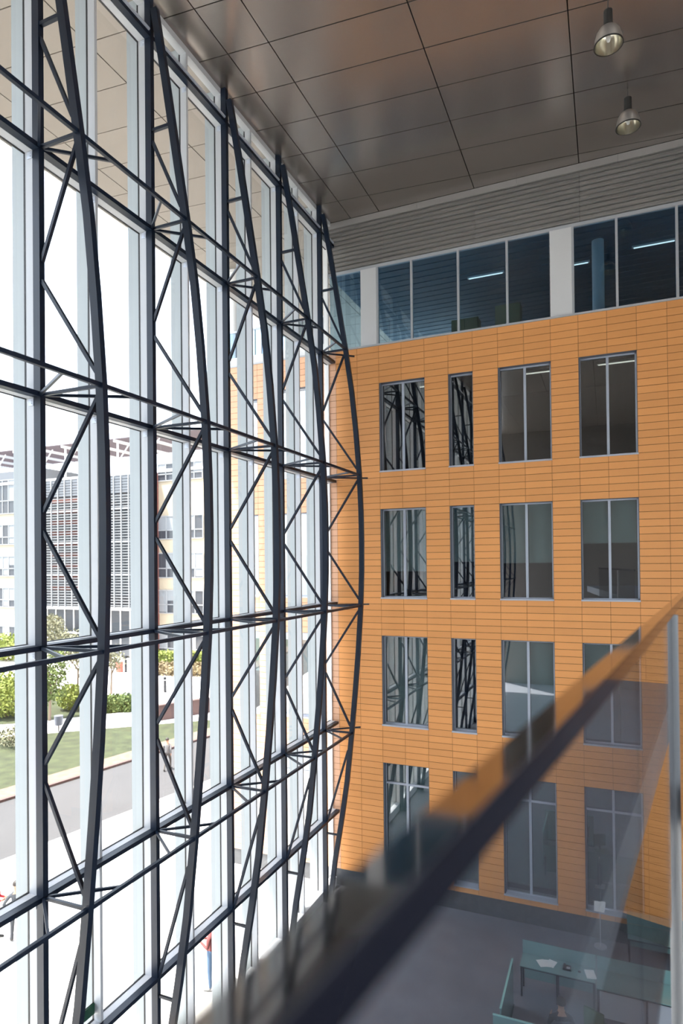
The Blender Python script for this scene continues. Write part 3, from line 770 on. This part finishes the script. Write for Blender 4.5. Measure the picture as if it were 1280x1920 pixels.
# ================================================================== people
def limb(V, E, pts, tag):
    """pts: list of (position, radius); first may be an index of an existing vertex"""
    prev = None
    for p in pts:
        if isinstance(p, int): i = p
        else: V.append(p); i = len(V)-1
        if prev is not None: E.append((prev, i, tag))
        prev = i
    return prev
def person(label, pos, ang, pose, cols, height=1.68, group=None, hair_len=0.0, holds=None):
    """one continuous skinned body; +y is the way the person faces"""
    V, E = [], []
    k = height/1.72
    sit = pose == 'sit'
    hz = .55 if sit else .93
    pel = limb(V, E, [((0, 0, hz), .125)], 't')
    ch = limb(V, E, [pel, ((0, .005, hz+.17), .115), ((0, .0, hz+.36), .135), ((0, -.01, hz+.47), .10)], 's')
    nk = limb(V, E, [ch, ((0, .0, hz+.55), .052)], 'k')
    limb(V, E, [nk, ((0, .02, hz+.615), .072), ((0, .012, hz+.69), .088), ((0, 0, hz+.75), .075), ((0, -.005, hz+.785), .045)], 'k')
    hd = len(V)-3
    limb(V, E, [hd, ((0, .105, hz+.675), .016)], 'k')
    for sd in (-1, 1):
        limb(V, E, [hd, ((sd*.088, -.005, hz+.68), .018)], 'k')
        if pose == 'walk': el, wr = (sd*.22, -.10*sd, hz+.20), (sd*.21, .06-.12*sd, hz-.02)
        elif pose == 'hips': el, wr = (sd*.34, -.08, hz+.20), (sd*.20, .10, hz+.08)
        elif sit: el, wr = (sd*.25, .08, hz+.18), (sd*.16, .30, hz+.20)
        elif pose == 'hold': el, wr = (sd*.24, .0, hz+.17), (sd*.10, .24, hz+.22)
        else: el, wr = (sd*.23, -.03, hz+.18), (sd*.22, .06, hz-.04)
        sh = limb(V, E, [ch-1, ((sd*.13, 0, hz+.41), .075), ((sd*.185, -.005, hz+.38), .062), (el, .043), (wr, .031)], 's')
        d = (Vector(wr)-Vector(el)).normalized(); a = Vector((0, 1, 0)) if abs(d.y) < .8 else Vector((0, 0, -1))
        e = (a-d*a.dot(d)).normalized()
        pm_ = limb(V, E, [sh, (tuple(Vector(wr)+d*.055), .030)], 'k')
        for q in range(4):
            o = e*((q-1.5)*.018); L = (.055, .068, .064, .048)[q]; b0 = Vector(wr)+d*.085+o
            bend = (Vector((-sd*.3, 0, 0))+d*.8).normalized()
            limb(V, E, [pm_, (tuple(b0), .0095), (tuple(b0+d*L*.55), .0085), (tuple(b0+d*L*.55+bend*L*.45), .007)], 'k')
        limb(V, E, [pm_, (tuple(Vector(wr)+d*.06+e*.042), .010), (tuple(Vector(wr)+d*.09+e*.055), .008)], 'k')
        if sit: kn, an = (sd*.11, .42, hz-.02), (sd*.11, .40, .09)
        elif pose == 'walk': kn, an = (sd*.09, .14*sd+.08, .50), (sd*.09, .26*sd-.04, .09)
        else: kn, an = (sd*.105, .02, .49), (sd*.12, -.01, .09)
        hp = limb(V, E, [pel, ((sd*.095, 0, hz-.06), .098), (kn, .062), (an, .042)], 't')
        limb(V, E, [hp, ((an[0], an[1]+.01, .045), .042), ((an[0]+sd*.02, an[1]+.14, .036), .036), ((an[0]+sd*.025, an[1]+.20, .03), .026)], 'f')
    me = bpy.data.meshes.new('body'); me.from_pydata([v[0] for v in V], [(a, b) for a, b, _ in E], [])
    tmp = bpy.data.objects.new('tmp_body', me); col.objects.link(tmp)
    md = tmp.modifiers.new('skin', 'SKIN'); md.use_smooth_shade = True
    sv = me.skin_vertices[0].data if me.skin_vertices else None
    if sv is None:
        bpy.context.view_layer.objects.active = tmp; bpy.ops.mesh.customdata_skin_add(); sv = me.skin_vertices[0].data
    for i, v in enumerate(V): sv[i].radius = (v[1], v[1]); sv[i].use_root = (i == pel)
    sub = tmp.modifiers.new('sub', 'SUBSURF'); sub.levels = 1; sub.render_levels = 1
    dg = bpy.context.evaluated_depsgraph_get(); dg.update()
    bm_ = bpy.data.meshes.new_from_object(tmp.evaluated_get(dg)); bpy.data.objects.remove(tmp)
    bm_.name = 'body'; bm_.materials.clear()
    order = 'stkf'
    for o_ in order: bm_.materials.append(cols[o_])
    seg = [(Vector(V[a][0]), Vector(V[b][0]), t) for a, b, t in E]
    for p in bm_.polygons:
        c_ = p.center; best = None
        for a, b, t in seg:
            ab = b-a; u = max(0, min(1, (c_-a).dot(ab)/max(1e-9, ab.length_squared))); dd = (a+ab*u-c_).length
            if best is None or dd < best[0]: best = (dd, t)
        p.material_index = order.index(best[1]); p.use_smooth = True
    t = root('person', pos, label=label, category='person'); t.rotation_euler.z = ang; t.scale = (k, k, k)
    if group: t['group'] = group
    body = bpy.data.objects.new('body', bm_); col.objects.link(body); body.parent = t
    # hair cap, wrapped over the back and top of the skull
    q = MB(); n = 18; rings = []
    for i in range(8):
        th = math.radians(4+i*14); ring = []
        for j in range(n):
            ph = 2*math.pi*j/n; fr_ = math.sin(ph)
            thh = min(th, math.radians(62)) if fr_ > .25 else th
            ring.append((math.sin(thh)*math.cos(ph)*.098, math.sin(thh)*math.sin(ph)*.108-.008, hz+.70+math.cos(thh)*.108-(hair_len*(i/7)**2 if fr_ <= .25 else 0)))
        q.v += ring
    for i in range(7):
        for j in range(n): q.f.append((i*n+j, (i+1)*n+j, (i+1)*n+(j+1) % n, i*n+(j+1) % n))
    q.f.append(tuple(range(n)))
    hr = bpy.data.objects.new('hair', q.mesh('hair', cols['h'], True)); col.objects.link(hr); hr.parent = t
    for sd in (-1, 1):
        q = MB().lathe([(.001, .009), (.008, .004), (.009, 0), (.008, -.004), (.001, -.009)], (sd*.034, .085, hz+.70), 8)
        ey = bpy.data.objects.new('eye', q.mesh('eye', cols['f'], True)); col.objects.link(ey); ey.parent = t
    return t
SKIN = mat('skin', (.42, .24, .16), .6); HAIR = mat('dark_hair', (.02, .013, .01), .6); SHOE = mat('dark_shoe', (.03, .028, .026), .6)
cl_ = lambda n_, c_: mat(n_, c_, .85)
GREYC = cl_('dark_grey_clothes', (.045, .05, .06)); REDC = cl_('red_shirt', (.50, .04, .05)); JEAN = cl_('blue_jeans', (.07, .12, .20)); MAROON = cl_('maroon_shirt', (.16, .04, .04)); LIGHT = cl_('light_grey_shirt', (.15, .15, .155))
base = dict(k=SKIN, h=HAIR, f=SHOE)
g = on_z(31, 1763, 0)
person('person in dark grey clothes standing on the sunlit paving near the left edge', (g.x, g.y, 0), .9, 'hips', dict(base, s=GREYC, t=GREYC), 1.66, 'people outside')
g = on_z(-10, 1762, 0)
person('person in a red top cut by the left edge of the photo', (g.x, g.y, 0), -1.2, 'hold', dict(base, s=REDC, t=GREYC), 1.72, 'people outside')
g = on_z(398, 1853, 0)
person('person in blue jeans and maroon shirt standing just outside the glass', (g.x, g.y, 0), 1.7, 'hold', dict(base, s=MAROON, t=JEAN, f=cl_('grey_shoe', (.22, .22, .22))), 1.7, 'people outside')
g = on_z(314, 1441, 0)
person('person in a pale shirt walking along the road between two trusses', (g.x, g.y, -.08), .35, 'walk', dict(base, s=LIGHT, t=cl_('tan_trousers', (.09, .085, .08))), 1.66, 'people outside')
g = Vector((-1.02, 13.95, 0))
person('dark-haired seated person at the reception, at the bottom edge', (g.x, g.y, -.02), 0.3, 'sit', dict(base, s=cl_('black_top', (.015, .015, .018)), t=GREYC), 1.68)
# swivel chair under the seated person and a green one beside
def swivel(label, x, y, m_, ang):
    t = root('swivel_chair', (x, y, 0), label=label, category='chair', group='swivel chairs at the reception'); t.rotation_euler.z = ang
    def add(nm, q, mm, sm=False):
        o = bpy.data.objects.new(nm, q.mesh(nm, mm, sm)); col.objects.link(o); o.parent = t; return o
    add('seat', MB().box(-.23, .23, -.2, .24, .40, .455), m_); add('backrest', MB().box(-.21, .21, -.27, -.22, .55, .95), m_)
    add('back_support', MB().bar((0, -.18, .42), (0, -.26, .6), .06, .02), DKM); add('pillar', MB().tube((0, 0, .08), (0, 0, .40), .03), DKM)
    for i in range(5):
        a = i*2*math.pi/5; lg = add('leg', MB().bar((0, 0, .08), (.28*math.cos(a), .28*math.sin(a), .06), .04, .03), DKM)
        c_ = MB().tube((.28*math.cos(a)-.01, .28*math.sin(a), .03), (.28*math.cos(a)+.01, .28*math.sin(a), .03), .03); o = add('castor', c_, DKM); o.parent = lg
swivel('dark swivel chair carrying the seated person at the reception', -1.02, 13.95, GREYC, .3)
swivel('empty green swivel chair behind the cabinet desk', -.30, 14.55, cl_('green_fabric', (.03, .09, .03)), -.4)
